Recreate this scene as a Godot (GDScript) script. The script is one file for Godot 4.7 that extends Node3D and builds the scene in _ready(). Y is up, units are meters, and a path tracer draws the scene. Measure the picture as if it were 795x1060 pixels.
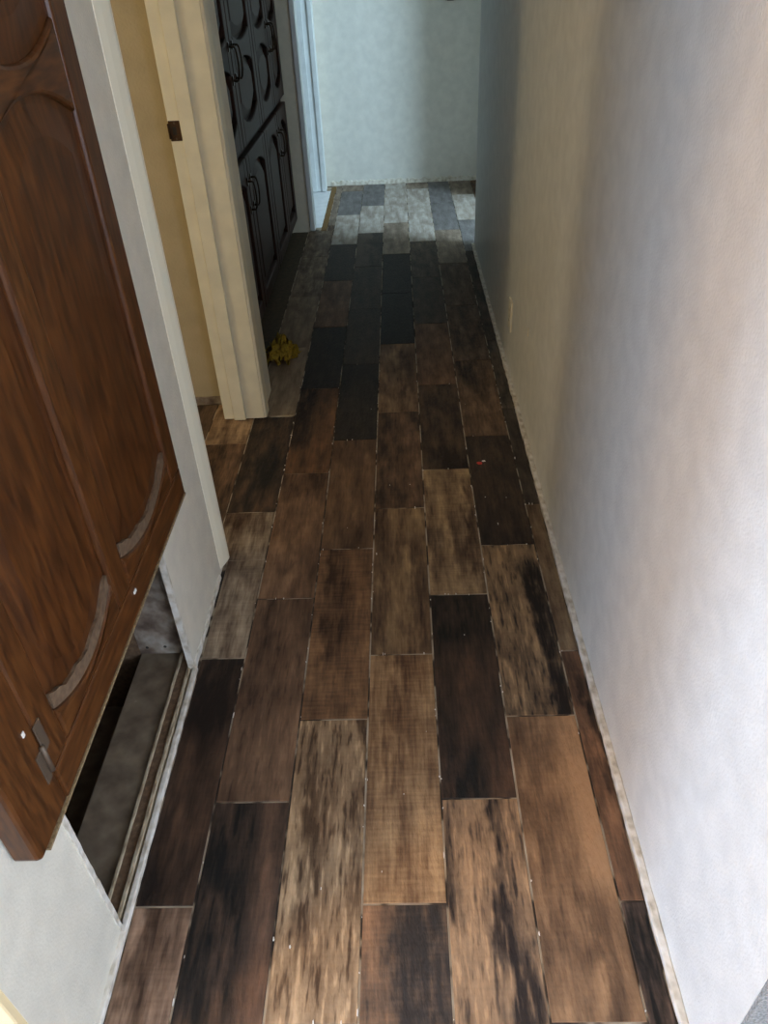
extends Node3D
# A narrow hallway with a wood-look tile floor that is being renovated. y up, metres.
# Hall axis runs towards -z, the camera stands where the hall opens from a room (z = 0).

const XR := 0.416      # face of the right wall
const XL := -0.53      # face of the left wall
const CEIL := 2.44
const ZO := -0.40      # where the hall begins
const TW := 0.1535     # tile pitch across
const TL := 0.6005     # tile pitch along
const TX := -0.105     # joint between columns 2 and 3

var M := {}
var used := {}
var rng := RandomNumberGenerator.new()

# ------------------------------------------------------------------ triangle soup
class Soup:
	var v := PackedVector3Array()
	var uv := PackedVector2Array()
	func tri(a: Vector3, b: Vector3, c: Vector3, ua := Vector2.ZERO, ub := Vector2.ZERO, uc := Vector2.ZERO) -> void:
		v.append(a); v.append(b); v.append(c)
		uv.append(ua); uv.append(ub); uv.append(uc)
	func quad(a: Vector3, b: Vector3, c: Vector3, d: Vector3) -> void:
		tri(a, b, c); tri(a, c, d)
	# turn the triangles from number "from" on so that the closed solid they make faces outwards
	func outward(from: int) -> void:
		var vol := 0.0
		for i in range(from, v.size(), 3):
			vol += (v[i] - v[from]).dot((v[i + 1] - v[from]).cross(v[i + 2] - v[from]))
		if vol > 0.0:
			for i in range(from, v.size(), 3):
				var t := v[i + 1]; v[i + 1] = v[i + 2]; v[i + 2] = t
				var q := uv[i + 1]; uv[i + 1] = uv[i + 2]; uv[i + 2] = q

func box(s: Soup, a: Vector3, b: Vector3, bev := 0.0) -> void:
	var lo := Vector3(min(a.x, b.x), min(a.y, b.y), min(a.z, b.z))
	var hi := Vector3(max(a.x, b.x), max(a.y, b.y), max(a.z, b.z))
	if bev <= 0.0:
		var f := s.v.size()
		var p := []
		for i in 8:
			p.append(Vector3(hi.x if i & 1 else lo.x, hi.y if i & 2 else lo.y, hi.z if i & 4 else lo.z))
		s.quad(p[0], p[2], p[3], p[1]); s.quad(p[4], p[5], p[7], p[6])
		s.quad(p[0], p[1], p[5], p[4]); s.quad(p[2], p[6], p[7], p[3])
		s.quad(p[0], p[4], p[6], p[2]); s.quad(p[1], p[3], p[7], p[5])
		s.outward(f)
		return
	# chamfered on all edges: convex hull of three stretched boxes, done as a loft along y
	var rings := []
	var ys := [lo.y, lo.y + bev, hi.y - bev, hi.y]
	var ins := [bev, 0.0, 0.0, bev]
	for k in 4:
		var i: float = ins[k]
		var c := bev
		var x0 := lo.x + i; var x1 := hi.x - i; var z0 := lo.z + i; var z1 := hi.z - i
		rings.append([Vector3(x0 + c, ys[k], z0), Vector3(x1 - c, ys[k], z0), Vector3(x1, ys[k], z0 + c), Vector3(x1, ys[k], z1 - c),
			Vector3(x1 - c, ys[k], z1), Vector3(x0 + c, ys[k], z1), Vector3(x0, ys[k], z1 - c), Vector3(x0, ys[k], z0 + c)])
	loft(s, rings)

# rings of equal count joined and capped: a closed solid
func loft(s: Soup, rings: Array, flat_caps := true) -> void:
	var f := s.v.size()
	var n: int = rings[0].size()
	for k in rings.size() - 1:
		for i in n:
			var j := (i + 1) % n
			s.quad(rings[k][i], rings[k][j], rings[k + 1][j], rings[k + 1][i])
	if flat_caps:
		for e in [0, rings.size() - 1]:
			var c := Vector3.ZERO
			for q in rings[e]: c += q
			c /= n
			for i in n:
				var j := (i + 1) % n
				if e == 0: s.tri(c, rings[e][j], rings[e][i])
				else: s.tri(c, rings[e][i], rings[e][j])
	s.outward(f)

func inset(poly: PackedVector2Array, d: float) -> PackedVector2Array:
	var out := PackedVector2Array()
	var n := poly.size()
	var area := 0.0
	for i in n: area += poly[i].cross(poly[(i + 1) % n])
	var sg := 1.0 if area > 0 else -1.0
	for i in n:
		var e0 := (poly[i] - poly[(i + n - 1) % n]).normalized()
		var e1 := (poly[(i + 1) % n] - poly[i]).normalized()
		var n0 := Vector2(-e0.y, e0.x) * sg
		var n1 := Vector2(-e1.y, e1.x) * sg
		var m := (n0 + n1)
		m = m / max(0.25, m.length_squared() * 0.5)
		out.append(poly[i] + m * d)
	return out

# polygon (p.x -> axis u, p.y -> axis w) pushed along n with levels [[inset, depth], ...]; closed solid, caps triangulated
func push(s: Soup, poly: PackedVector2Array, o: Vector3, u: Vector3, w: Vector3, n: Vector3, levels: Array) -> void:
	var f := s.v.size()
	var rings := []
	for l in levels:
		var q := inset(poly, l[0]) if l[0] != 0.0 else poly
		var r := []
		for p in q: r.append(o + u * p.x + w * p.y + n * l[1])
		rings.append(r)
	var c := poly.size()
	for k in rings.size() - 1:
		for i in c:
			var j := (i + 1) % c
			s.quad(rings[k][i], rings[k][j], rings[k + 1][j], rings[k + 1][i])
	var t := Geometry2D.triangulate_polygon(poly)
	var area := 0.0
	for i in c: area += poly[i].cross(poly[(i + 1) % c])
	for i in range(0, t.size(), 3):
		var a := t[i]; var b := t[i + 1]; var d := t[i + 2]
		if ((poly[b] - poly[a]).cross(poly[d] - poly[a]) > 0) != (area > 0):
			var x := b; b = d; d = x
		s.tri(rings[0][a], rings[0][d], rings[0][b])
		s.tri(rings[-1][a], rings[-1][b], rings[-1][d])
	s.outward(f)

func tube(s: Soup, pts: Array, r: float, sides := 8) -> void:
	var rings := []
	for i in pts.size():
		var t: Vector3 = (pts[min(i + 1, pts.size() - 1)] - pts[max(i - 1, 0)]).normalized()
		var a := t.cross(Vector3.UP if abs(t.y) < 0.9 else Vector3.RIGHT).normalized()
		var b := t.cross(a)
		var ring := []
		for k in sides:
			var g := TAU * k / sides
			ring.append(pts[i] + (a * cos(g) + b * sin(g)) * r)
		rings.append(ring)
	loft(s, rings)

func lathe(s: Soup, o: Vector3, prof: Array, sides := 24) -> void:
	var rings := []
	for p in prof:
		var ring := []
		for k in sides:
			var g := TAU * k / sides
			ring.append(o + Vector3(cos(g) * p[0], p[1], sin(g) * p[0]))
		rings.append(ring)
	loft(s, rings)

func mesh_of(s: Soup, smooth := false) -> ArrayMesh:
	var st := SurfaceTool.new()
	st.begin(Mesh.PRIMITIVE_TRIANGLES)
	st.set_smooth_group(0 if smooth else -1)
	for i in s.v.size():
		st.set_uv(s.uv[i])
		st.add_vertex(s.v[i])
	st.generate_normals()
	return st.commit()

func numbered(called: String) -> String:
	if not used.has(called):
		used[called] = 0
		return called
	used[called] += 1
	return "%s_%03d" % [called, used[called]]

func obj(called: String, s: Soup, m: Material, parent: Node = self, smooth := false) -> MeshInstance3D:
	var o := MeshInstance3D.new()
	o.name = numbered(called) if parent == self else called
	o.mesh = mesh_of(s, smooth)
	o.material_override = m
	parent.add_child(o, true)
	return o

func node(called: String, at := Vector3.ZERO, parent: Node = self) -> Node3D:
	var o := Node3D.new()
	o.name = numbered(called) if parent == self else called
	parent.add_child(o, true)
	o.position = at
	return o

func tag(o: Node, label: String, category: String, group := "", kind := "") -> void:
	if label: o.set_meta("label", label)
	if category: o.set_meta("category", category)
	if group: o.set_meta("group", group)
	if kind: o.set_meta("kind", kind)

func struct_tag(o: Node, label: String, category := "") -> void:
	o.set_meta("kind", "structure")
	o.set_meta("label", label)
	if category: o.set_meta("category", category)

# ------------------------------------------------------------------ noise and materials
func noise(freq: float, seed_: int, oct := 4, type := FastNoiseLite.TYPE_SIMPLEX_SMOOTH) -> FastNoiseLite:
	var n := FastNoiseLite.new()
	n.noise_type = type; n.frequency = freq; n.seed = seed_; n.fractal_octaves = oct
	return n

func plane(w: int, h: int, freq: float, seed_: int, oct: int, rw: int, rh: int) -> PackedByteArray:
	var im := noise(freq, seed_, oct).get_image(w, h)
	if w != rw or h != rh: im.resize(rw, rh, Image.INTERPOLATE_CUBIC)
	im.convert(Image.FORMAT_L8)
	return im.get_data()

func normal_tex(freq: float, seed_: int, strength: float, oct := 3, size := 512) -> ImageTexture:
	var im := noise(freq, seed_, oct).get_seamless_image(size, size)
	im.convert(Image.FORMAT_RGBA8)
	im.bump_map_to_normal_map(strength)
	return ImageTexture.create_from_image(im)

func ramp_tex(freq: float, seed_: int, stops: Array, oct := 4, size := 512, squeeze := 1) -> ImageTexture:
	var im: Image
	if squeeze > 1:
		im = noise(freq, seed_, oct).get_seamless_image(size, size / squeeze)
		im.resize(size, size, Image.INTERPOLATE_CUBIC)
	else:
		im = noise(freq, seed_, oct).get_seamless_image(size, size)
	im.convert(Image.FORMAT_L8)
	var g := Gradient.new()
	g.offsets = PackedFloat32Array(); g.colors = PackedColorArray()
	var offs := PackedFloat32Array(); var cols := PackedColorArray()
	for st in stops:
		offs.append(st[0]); cols.append(st[1])
	g.offsets = offs; g.colors = cols
	var lut := PackedByteArray()
	for i in 256:
		var c := g.sample(i / 255.0)
		lut.append(c.r8); lut.append(c.g8); lut.append(c.b8)
	var d := im.get_data()
	var o := PackedByteArray()
	o.resize(d.size() * 3)
	for i in d.size():
		var k := d[i] * 3
		o[i * 3] = lut[k]; o[i * 3 + 1] = lut[k + 1]; o[i * 3 + 2] = lut[k + 2]
	return ImageTexture.create_from_image(Image.create_from_data(size, size, false, Image.FORMAT_RGB8, o))

func c8(r: int, g: int, b: int) -> Color:
	return Color(r / 255.0, g / 255.0, b / 255.0)

func mat(col: Color, rough := 0.6, tex: Texture2D = null, scale := Vector3.ONE, nrm: Texture2D = null, nscale := 0.5) -> StandardMaterial3D:
	var m := StandardMaterial3D.new()
	m.albedo_color = col
	m.roughness = rough
	if tex: m.albedo_texture = tex
	if tex or nrm:
		m.uv1_triplanar = true
		m.uv1_world_triplanar = true
		m.uv1_scale = scale
	if nrm:
		m.normal_enabled = true
		m.normal_texture = nrm
		m.normal_scale = nscale
	return m

func make_materials() -> void:
	var peel := normal_tex(0.11, 11, 5.0, 3)
	var paint := ramp_tex(0.01, 5, [[0.0, c8(240, 240, 240)], [1.0, c8(255, 255, 255)]], 4)
	M.wall = mat(c8(228, 225, 216), 0.55, paint, Vector3(2.4, 2.4, 2.4), peel, 0.16)
	M.wall_cream = mat(c8(230, 223, 205), 0.55, paint, Vector3(2.4, 2.4, 2.4), peel, 0.12)
	M.wall_tan = mat(c8(184, 168, 136), 0.6, paint, Vector3(1.6, 1.6, 1.6), peel, 0.12)
	M.trim = mat(c8(238, 229, 202), 0.4, paint, Vector3(2, 2, 2), null)
	M.trim_cool = mat(c8(226, 230, 230), 0.35, paint, Vector3(2, 2, 2), null)
	M.ceiling = mat(c8(232, 230, 222), 0.8)
	var rough_tex := ramp_tex(0.05, 21, [[0.0, c8(150, 138, 120)], [0.3, c8(196, 186, 168)], [0.55, c8(220, 213, 200)], [1.0, c8(234, 230, 222)]], 4)
	M.plaster = mat(Color.WHITE, 0.9, rough_tex, Vector3(0.9, 0.9, 0.9), normal_tex(0.08, 22, 4.0), 0.3)
	var side_tex := ramp_tex(0.025, 24, [[0.0, c8(78, 62, 50)], [0.4, c8(120, 104, 90)], [0.55, c8(142, 128, 112)], [0.85, c8(176, 166, 152)], [1.0, c8(214, 208, 198)]], 5)
	M.plaster_raw = mat(Color.WHITE, 0.9, side_tex, Vector3(1.1, 1.1, 1.1), normal_tex(0.06, 25, 4.0), 0.3)
	var sill_tex := ramp_tex(0.04, 31, [[0.0, c8(116, 98, 74)], [0.5, c8(178, 162, 134)], [1.0, c8(210, 198, 172)]], 4)
	M.sill = mat(Color.WHITE, 0.85, sill_tex, Vector3(4, 4, 1))
	var dust := ramp_tex(0.03, 33, [[0.0, c8(92, 78, 62)], [0.5, c8(114, 99, 80)], [0.9, c8(132, 117, 96)], [1.0, c8(176, 162, 142)]], 5)
	M.dust = mat(Color.WHITE, 0.95, dust, Vector3(1, 1, 1))
	var joint := ramp_tex(0.014, 41, [[0.0, c8(38, 32, 26)], [0.36, c8(66, 56, 46)], [0.5, c8(150, 136, 116)], [1.0, c8(196, 184, 164)]], 3)
	M.joint = mat(Color.WHITE, 0.95, joint, Vector3(1.3, 1.3, 1.3))
	M.concrete = mat(c8(160, 150, 134), 0.9, dust, Vector3(2, 2, 2))
	var carpet := ramp_tex(0.2, 43, [[0.0, c8(96, 84, 70)], [1.0, c8(132, 118, 98)]], 2)
	M.room_floor = mat(Color.WHITE, 0.9, carpet, Vector3(3, 3, 3))
	# stained wood of the cupboard: grain along y, and the same along z for the rails
	var stain := [[0.0, c8(52, 28, 10)], [0.35, c8(74, 41, 17)], [0.6, c8(90, 52, 22)], [1.0, c8(112, 68, 32)]]
	var grain_u := ramp_tex(0.03, 51, stain, 6, 512, 1)
	M.wood = mat(Color.WHITE, 0.33, grain_u, Vector3(5, 0.7, 5))
	M.wood_rail = mat(Color.WHITE, 0.33, grain_u, Vector3(5, 5, 0.7))
	M.wood_panel = mat(c8(238, 230, 216), 0.36, grain_u, Vector3(3.2, 0.5, 3.2))
	M.wood_dusty = mat(c8(236, 214, 196), 0.8, dust, Vector3(4, 4, 4))
	M.wood_raw = mat(c8(206, 192, 168), 0.8, sill_tex, Vector3(5, 5, 5))
	var dark := [[0.0, c8(34, 19, 13)], [0.5, c8(50, 28, 20)], [1.0, c8(64, 38, 26)]]
	var dgrain := ramp_tex(0.03, 53, dark, 5)
	M.dark = mat(Color.WHITE, 0.5, dgrain, Vector3(5, 0.7, 5)); M.dark.metallic_specular = 0.35
	M.black = mat(c8(24, 20, 17), 0.9)
	M.bronze = mat(c8(64, 52, 42), 0.35); M.bronze.metallic = 0.8
	M.brass = mat(c8(96, 74, 44), 0.5, ramp_tex(0.06, 57, [[0.0, c8(110, 84, 60)], [0.5, c8(190, 160, 120)], [1.0, c8(255, 230, 190)]]), Vector3(14, 14, 14)); M.brass.metallic = 0.3
	M.hinge = mat(c8(104, 88, 72), 0.55); M.hinge.metallic = 0.5
	M.plate = mat(c8(226, 216, 190), 0.35)
	M.slot = mat(c8(40, 36, 30), 0.7)
	M.cloth = mat(c8(168, 146, 42), 0.85, ramp_tex(0.03, 59, [[0.0, c8(150, 128, 70)], [0.5, c8(235, 225, 190)], [1.0, c8(255, 255, 235)]]), Vector3(6, 6, 6))
	M.red = mat(c8(190, 50, 40), 0.6)
	M.white_bit = mat(c8(222, 216, 204), 0.9)
	M.glue = mat(c8(176, 146, 92), 0.85, sill_tex, Vector3(5, 5, 5))
	M.primer = mat(c8(240, 242, 244), 0.6, paint, Vector3(3, 3, 3))
	M.return_grey = mat(c8(176, 174, 168), 0.9, ramp_tex(0.12, 61, [[0.0, c8(170, 170, 168)], [1.0, c8(255, 255, 255)]], 2), Vector3(3, 3, 3), peel, 0.9)

# ------------------------------------------------------------------ tile print
# noise planes shared by all tile textures (512 x 1024)
var P_soft: PackedByteArray
var P_grain: PackedByteArray
var P_mottle: PackedByteArray
var P_saw: PackedByteArray
var P_fleck: PackedByteArray

# spec: a/b light and dark print colours, d darkness, k contrast, saw cross marks, fleck worn flakes, s streaks [u, half width, v0, v1, strength]; v runs from the near end to the far end
func tile_tex(w: int, h: int, sd: int, sp: Dictionary) -> ImageTexture:
	var a: Color = sp.a; var b: Color = sp.b
	var d0: float = sp.get("d", 0.4); var k: float = sp.get("k", 0.8)
	var saw: float = sp.get("saw", 0.15); var fleck: float = sp.get("fleck", 0.2); var gr: float = sp.get("g", 0.24)
	var streaks: Array = sp.get("s", [])
	var ox := (sd * 97) % 350; var oy := (sd * 211) % 380
	var out := PackedByteArray(); out.resize(w * h * 3)
	var ns := streaks.size()
	var su := []
	a = a.lerp(Color(a.v, a.v, a.v), 0.10) * 0.98
	b = b.lerp(Color(b.v, b.v, b.v), 0.08) * 1.06
	var ar := a.r; var ag := a.g; var ab := a.b
	var br := b.r - a.r; var bg := b.g - a.g; var bb := b.b - a.b
	var i := 0
	for y in h:
		var v := 1.0 - (y + 0.5) / h
		var py := int((1.0 - v) * 640.0)
		var row := ((py + oy) % 1024) * 512
		var row2 := ((py + (oy * 3) % 380) % 1024) * 512
		# windows of the streaks on this row
		su.clear()
		for q in ns:
			var t: Array = streaks[q]
			var e: float = smoothstep(t[2] - 0.09, t[2] + 0.09, v) * (1.0 - smoothstep(t[3] - 0.09, t[3] + 0.09, v)) * t[4]
			if e != 0.0: su.append([t[0], t[1], e])
		for x in w:
			var u := (x + 0.5) / w
			var px := (int(u * 160.0) + ox) % 512
			var soft := P_soft[row + px] / 255.0 - 0.5
			var gra := P_grain[row + px] / 255.0 - 0.5
			var mot := P_mottle[row2 + px] / 255.0 - 0.5
			var sw := P_saw[row + px] / 255.0 - 0.5
			var fl := P_fleck[row + px] / 255.0
			var d := d0 + k * soft + gr * gra + 0.25 * mot
			var uw := u + soft * 0.22 + mot * 0.10
			for t in su:
				var r: float = (uw - t[0]) / t[1]
				if r < 2.0 and r > -2.0:
					d += t[2] * (1.0 - r * r * 0.25) * (1.0 if r * r < 1.0 else 1.3333 * (1.0 - r * r * 0.25)) * (0.75 + 0.5 * fl)
			d += saw * 0.55 * sw
			if fl > 0.62: d += fleck * (fl - 0.62) * 4.0
			elif fl < 0.36: d -= fleck * (0.36 - fl) * 3.0
			d = clampf(d, -0.15, 1.12)
			out[i] = int(clampf((ar + br * d) * 255.0, 0, 255)); out[i + 1] = int(clampf((ag + bg * d) * 255.0, 0, 255)); out[i + 2] = int(clampf((ab + bb * d) * 255.0, 0, 255))
			i += 3
	return ImageTexture.create_from_image(Image.create_from_data(w, h, false, Image.FORMAT_RGB8, out))

var tile_specs := {}
var tile_mats := {}
var tile_normal: Texture2D
func make_tile_specs() -> void:
	P_soft = plane(512, 256, 0.016, 101, 4, 512, 1024)
	P_grain = plane(512, 64, 0.10, 102, 5, 512, 1024)
	P_mottle = plane(512, 600, 0.022, 103, 5, 512, 1024)
	P_saw = plane(48, 1024, 0.09, 104, 4, 512, 1024)
	P_fleck = plane(512, 150, 0.06, 105, 5, 512, 1024)
	tile_normal = normal_tex(0.03, 106, 5.0, 4)
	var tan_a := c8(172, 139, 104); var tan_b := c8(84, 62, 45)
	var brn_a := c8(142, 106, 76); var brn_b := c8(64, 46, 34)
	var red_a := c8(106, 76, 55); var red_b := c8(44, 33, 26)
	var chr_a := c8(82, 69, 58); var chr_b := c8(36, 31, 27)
	var pal_a := c8(166, 146, 120); var pal_b := c8(104, 86, 68)
	var S := tile_specs
	S["0,-1"] = {a = c8(166, 132, 106), b = brn_b, d = 0.32, saw = 0.25, s = [[0.55, 0.12, 0.3, 1.1, 0.5], [0.95, 0.1, 0, 0.6, -0.25]]}
	S["0,0"] = {a = red_a, b = red_b, d = 0.55, s = [[0.5, 1.0, 0.62, 1.1, 0.5], [0.3, 0.3, -0.1, 0.15, 0.4]]}
	S["0,1"] = {a = pal_a, b = brn_b, d = 0.28, saw = 0.3, s = [[0.2, 0.2, 0.5, 1.1, 0.35], [0.5, 0.3, 0.85, 1.1, 0.3]]}
	S["0,2"] = {a = red_a, b = chr_b, d = 0.6, k = 1.1, s = [[0.55, 0.22, 0.2, 0.6, 0.35], [0.3, 0.3, 0.85, 1.1, 0.25]]}
	S["0,3"] = {a = pal_a, b = pal_b, d = 0.45, s = [[0.3, 0.2, 0, 0.1, 0.4]]}
	S["0,4"] = {a = pal_a, b = pal_b, d = 0.8}
	S["0,5"] = {a = pal_a, b = brn_b, d = 0.5}
	S["0,6"] = {a = pal_a, b = brn_b, d = 0.6}
	S["-1,1"] = {a = brn_a, b = red_b, d = 0.5}
	S["-1,2"] = {a = tan_a, b = brn_b, d = 0.3, saw = 0.4}
	S["-1,3"] = {a = red_a, b = red_b, d = 0.5}
	S["1,-1"] = {a = c8(112, 82, 62), b = chr_b, d = 0.5, s = [[0.22, 0.3, -0.1, 1.1, 0.35], [0.85, 0.2, -0.1, 1.1, -0.2], [0.6, 0.06, 0.2, 0.9, 0.25]]}
	S["1,0"] = {a = c8(130, 98, 72), b = brn_b, d = 0.42, fleck = 0.35, s = [[0.8, 0.3, -0.1, 0.4, -0.25], [0.35, 0.2, 0.3, 1.1, 0.15]]}
	S["1,1"] = {a = brn_a, b = brn_b, d = 0.42, s = [[0.6, 0.5, 0.75, 1.1, 0.35], [0.2, 0.2, 0.0, 0.4, -0.3]]}
	S["1,2"] = {a = c8(122, 84, 54), b = red_b, d = 0.4, s = [[0.2, 0.22, 0.3, 1.1, 0.6], [0.7, 0.3, 0, 0.9, -0.1]]}
	S["1,3"] = {a = chr_a, b = chr_b, d = 0.7, k = 0.4}
	S["1,4"] = {a = brn_a, b = brn_b, d = 0.5}
	S["1,5"] = {a = chr_a, b = chr_b, d = 0.5, k = 0.5}
	S["1,6"] = {a = c8(196, 188, 178), b = c8(124, 110, 96), d = 0.4, k = 1.0, fleck = 0.1}
	S["1,7"] = {a = c8(136, 132, 130), b = c8(76, 71, 68), d = 0.4, k = 0.7, fleck = 0.1}
	S["2,-1"] = {a = c8(178, 146, 108), b = c8(84, 64, 46), d = 0.28, k = 0.9, fleck = 0.75, saw = 0.2, s = [[0.33, 0.10, 0.1, 0.9, 0.45], [0.62, 0.14, 0.1, 0.9, 0.2], [0.95, 0.08, 0.3, 1.1, 0.4], [0.5, 1, 0.9, 1.1, 0.15], [0.78, 0.04, 0.52, 0.56, 0.7]]}
	S["2,0"] = {a = c8(146, 106, 70), b = c8(66, 46, 32), d = 0.35, saw = 0.6, s = [[0.38, 0.13, 0.25, 1.1, 0.45], [0.6, 0.08, 0.4, 0.8, 0.3], [0.1, 0.12, 0.0, 0.5, -0.1]]}
	S["2,1"] = {a = c8(126, 95, 66), b = brn_b, d = 0.4, s = [[0.5, 0.4, 0.85, 1.1, 0.3], [0.7, 0.12, 0, 0.5, 0.3]]}
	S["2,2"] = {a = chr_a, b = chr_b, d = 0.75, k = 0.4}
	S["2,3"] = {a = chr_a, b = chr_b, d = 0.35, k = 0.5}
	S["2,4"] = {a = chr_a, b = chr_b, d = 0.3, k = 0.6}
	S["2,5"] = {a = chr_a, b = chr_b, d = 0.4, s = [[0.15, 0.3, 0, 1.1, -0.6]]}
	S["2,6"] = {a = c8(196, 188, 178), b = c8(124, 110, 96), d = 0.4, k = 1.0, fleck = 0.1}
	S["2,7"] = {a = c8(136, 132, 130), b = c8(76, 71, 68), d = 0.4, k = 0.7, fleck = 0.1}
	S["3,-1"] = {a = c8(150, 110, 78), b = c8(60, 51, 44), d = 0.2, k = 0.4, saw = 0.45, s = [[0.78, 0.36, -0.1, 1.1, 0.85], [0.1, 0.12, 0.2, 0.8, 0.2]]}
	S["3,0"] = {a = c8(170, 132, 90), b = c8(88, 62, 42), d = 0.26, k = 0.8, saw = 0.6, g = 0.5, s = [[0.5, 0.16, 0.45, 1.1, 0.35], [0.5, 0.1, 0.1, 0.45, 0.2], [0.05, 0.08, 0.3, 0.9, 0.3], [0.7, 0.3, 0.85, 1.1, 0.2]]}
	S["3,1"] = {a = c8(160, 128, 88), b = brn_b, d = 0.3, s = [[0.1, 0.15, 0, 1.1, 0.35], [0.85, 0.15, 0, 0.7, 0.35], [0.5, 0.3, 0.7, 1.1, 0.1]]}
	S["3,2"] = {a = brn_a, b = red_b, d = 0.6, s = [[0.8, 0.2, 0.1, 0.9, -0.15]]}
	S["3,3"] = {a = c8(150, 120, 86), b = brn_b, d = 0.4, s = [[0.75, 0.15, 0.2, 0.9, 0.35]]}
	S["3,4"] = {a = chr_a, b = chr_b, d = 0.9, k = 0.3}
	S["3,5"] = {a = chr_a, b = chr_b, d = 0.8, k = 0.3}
	S["3,6"] = {a = c8(160, 142, 122), b = c8(86, 72, 60), d = 0.45, k = 0.8, fleck = 0.1}
	S["3,7"] = {a = c8(196, 188, 178), b = c8(124, 110, 96), d = 0.4, k = 1.0, fleck = 0.1}
	S["3,8"] = {a = c8(196, 188, 178), b = c8(124, 110, 96), d = 0.4, k = 1.0, fleck = 0.1}
	S["4,-1"] = {a = c8(164, 128, 92), b = c8(54, 44, 37), d = 0.16, k = 0.6, fleck = 0.5, s = [[0.68, 0.09, 0.45, 1.1, 0.55], [0.82, 0.11, -0.1, 0.5, 0.75], [0.05, 0.06, 0.6, 0.95, 0.5], [0.75, 0.2, 0.2, 0.7, 0.2]]}
	S["4,0"] = {a = c8(102, 72, 52), b = chr_b, d = 0.45, k = 0.6, s = [[0.5, 1.0, 0.68, 1.1, 0.4], [0.4, 0.18, -0.1, 0.22, 0.5], [0.1, 0.15, 0.2, 0.6, 0.2]]}
	S["4,1"] = {a = c8(162, 132, 94), b = brn_b, d = 0.24, saw = 0.35, s = [[0.9, 0.1, 0, 0.9, 0.5], [0.6, 0.1, 0.2, 0.6, 0.3], [0.1, 0.08, 0, 0.7, 0.3]]}
	S["4,2"] = {a = c8(110, 84, 60), b = red_b, d = 0.6, s = [[0.7, 0.3, -0.1, 0.2, 0.4]]}
	S["4,3"] = {a = brn_a, b = brn_b, d = 0.45}
	S["4,4"] = {a = chr_a, b = chr_b, d = 0.2}
	S["4,5"] = {a = c8(110, 92, 74), b = chr_b, d = 0.4}
	S["4,6"] = {a = c8(196, 188, 178), b = c8(124, 110, 96), d = 0.4, k = 1.0, fleck = 0.1}
	S["4,7"] = {a = c8(196, 188, 178), b = c8(124, 110, 96), d = 0.4, k = 1.0, fleck = 0.1}
	S["5,-1"] = {a = c8(156, 118, 82), b = c8(70, 52, 38), d = 0.32, k = 0.7, saw = 0.2, s = [[0.95, 0.2, 0.35, 1.1, -0.55], [0.25, 0.08, 0.1, 0.8, 0.25], [0.72, 0.1, -0.1, 0.35, 0.4], [0.3, 0.3, 0.8, 1.1, 0.15]]}
	S["5,0"] = {a = c8(154, 122, 86), b = c8(46, 37, 30), d = 0.24, k = 0.7, fleck = 0.5, s = [[0.88, 0.14, -0.1, 0.85, 0.7], [0.35, 0.1, 0.1, 0.5, 0.15], [0.5, 0.5, -0.1, 0.06, 0.3]]}
	S["5,1"] = {a = c8(96, 72, 54), b = chr_b, d = 0.55, k = 0.6}
	S["5,2"] = {a = c8(140, 108, 78), b = red_b, d = 0.4, s = [[0.3, 0.3, 0.6, 1.1, 0.3]]}
	S["5,3"] = {a = c8(130, 104, 80), b = red_b, d = 0.5}
	S["5,4"] = {a = c8(130, 104, 80), b = red_b, d = 0.45}
	S["5,5"] = {a = c8(160, 142, 122), b = c8(86, 72, 60), d = 0.45, k = 0.8, fleck = 0.1}
	S["5,6"] = {a = c8(136, 132, 130), b = c8(76, 71, 68), d = 0.4, k = 0.7, fleck = 0.1}
	S["5,7"] = {a = c8(136, 132, 130), b = c8(76, 71, 68), d = 0.4, k = 0.7, fleck = 0.1}
	S["6,-1"] = {a = c8(150, 114, 92), b = chr_b, d = 0.25, k = 0.5, s = [[0.2, 0.5, 0.62, 1.1, 0.6]]}
	S["6,0"] = {a = c8(140, 100, 70), b = red_b, d = 0.38, s = [[0.28, 0.05, 0.2, 0.9, 0.3]]}
	S["6,1"] = {a = c8(150, 124, 90), b = brn_b, d = 0.4}
	S["6,2"] = {a = chr_a, b = chr_b, d = 0.35}
	S["6,3"] = {a = c8(120, 104, 86), b = chr_b, d = 0.45}
	S["6,7"] = {a = c8(196, 188, 178), b = c8(124, 110, 96), d = 0.4, k = 1.0, fleck = 0.1}
	S["1,8"] = {a = c8(160, 142, 122), b = c8(86, 72, 60), d = 0.45, k = 0.8, fleck = 0.1}
	S["4,8"] = {a = c8(160, 142, 122), b = c8(86, 72, 60), d = 0.45, k = 0.8, fleck = 0.1}
	S["0,7"] = {a = c8(160, 142, 122), b = c8(86, 72, 60), d = 0.45, k = 0.8, fleck = 0.1}
	S["0,8"] = {a = c8(160, 142, 122), b = c8(86, 72, 60), d = 0.45, k = 0.8, fleck = 0.1}
	S["5,8"] = {a = c8(160, 142, 122), b = c8(86, 72, 60), d = 0.45, k = 0.8, fleck = 0.1}
	S["6,8"] = {a = c8(160, 142, 122), b = c8(86, 72, 60), d = 0.45, k = 0.8, fleck = 0.1}
	S["6,4"] = {a = c8(112, 92, 74), b = chr_b, d = 0.5}
	S["6,5"] = {a = c8(100, 82, 66), b = chr_b, d = 0.55}
	S["6,6"] = {a = c8(136, 132, 130), b = c8(76, 71, 68), d = 0.4, k = 0.7, fleck = 0.1}

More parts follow.
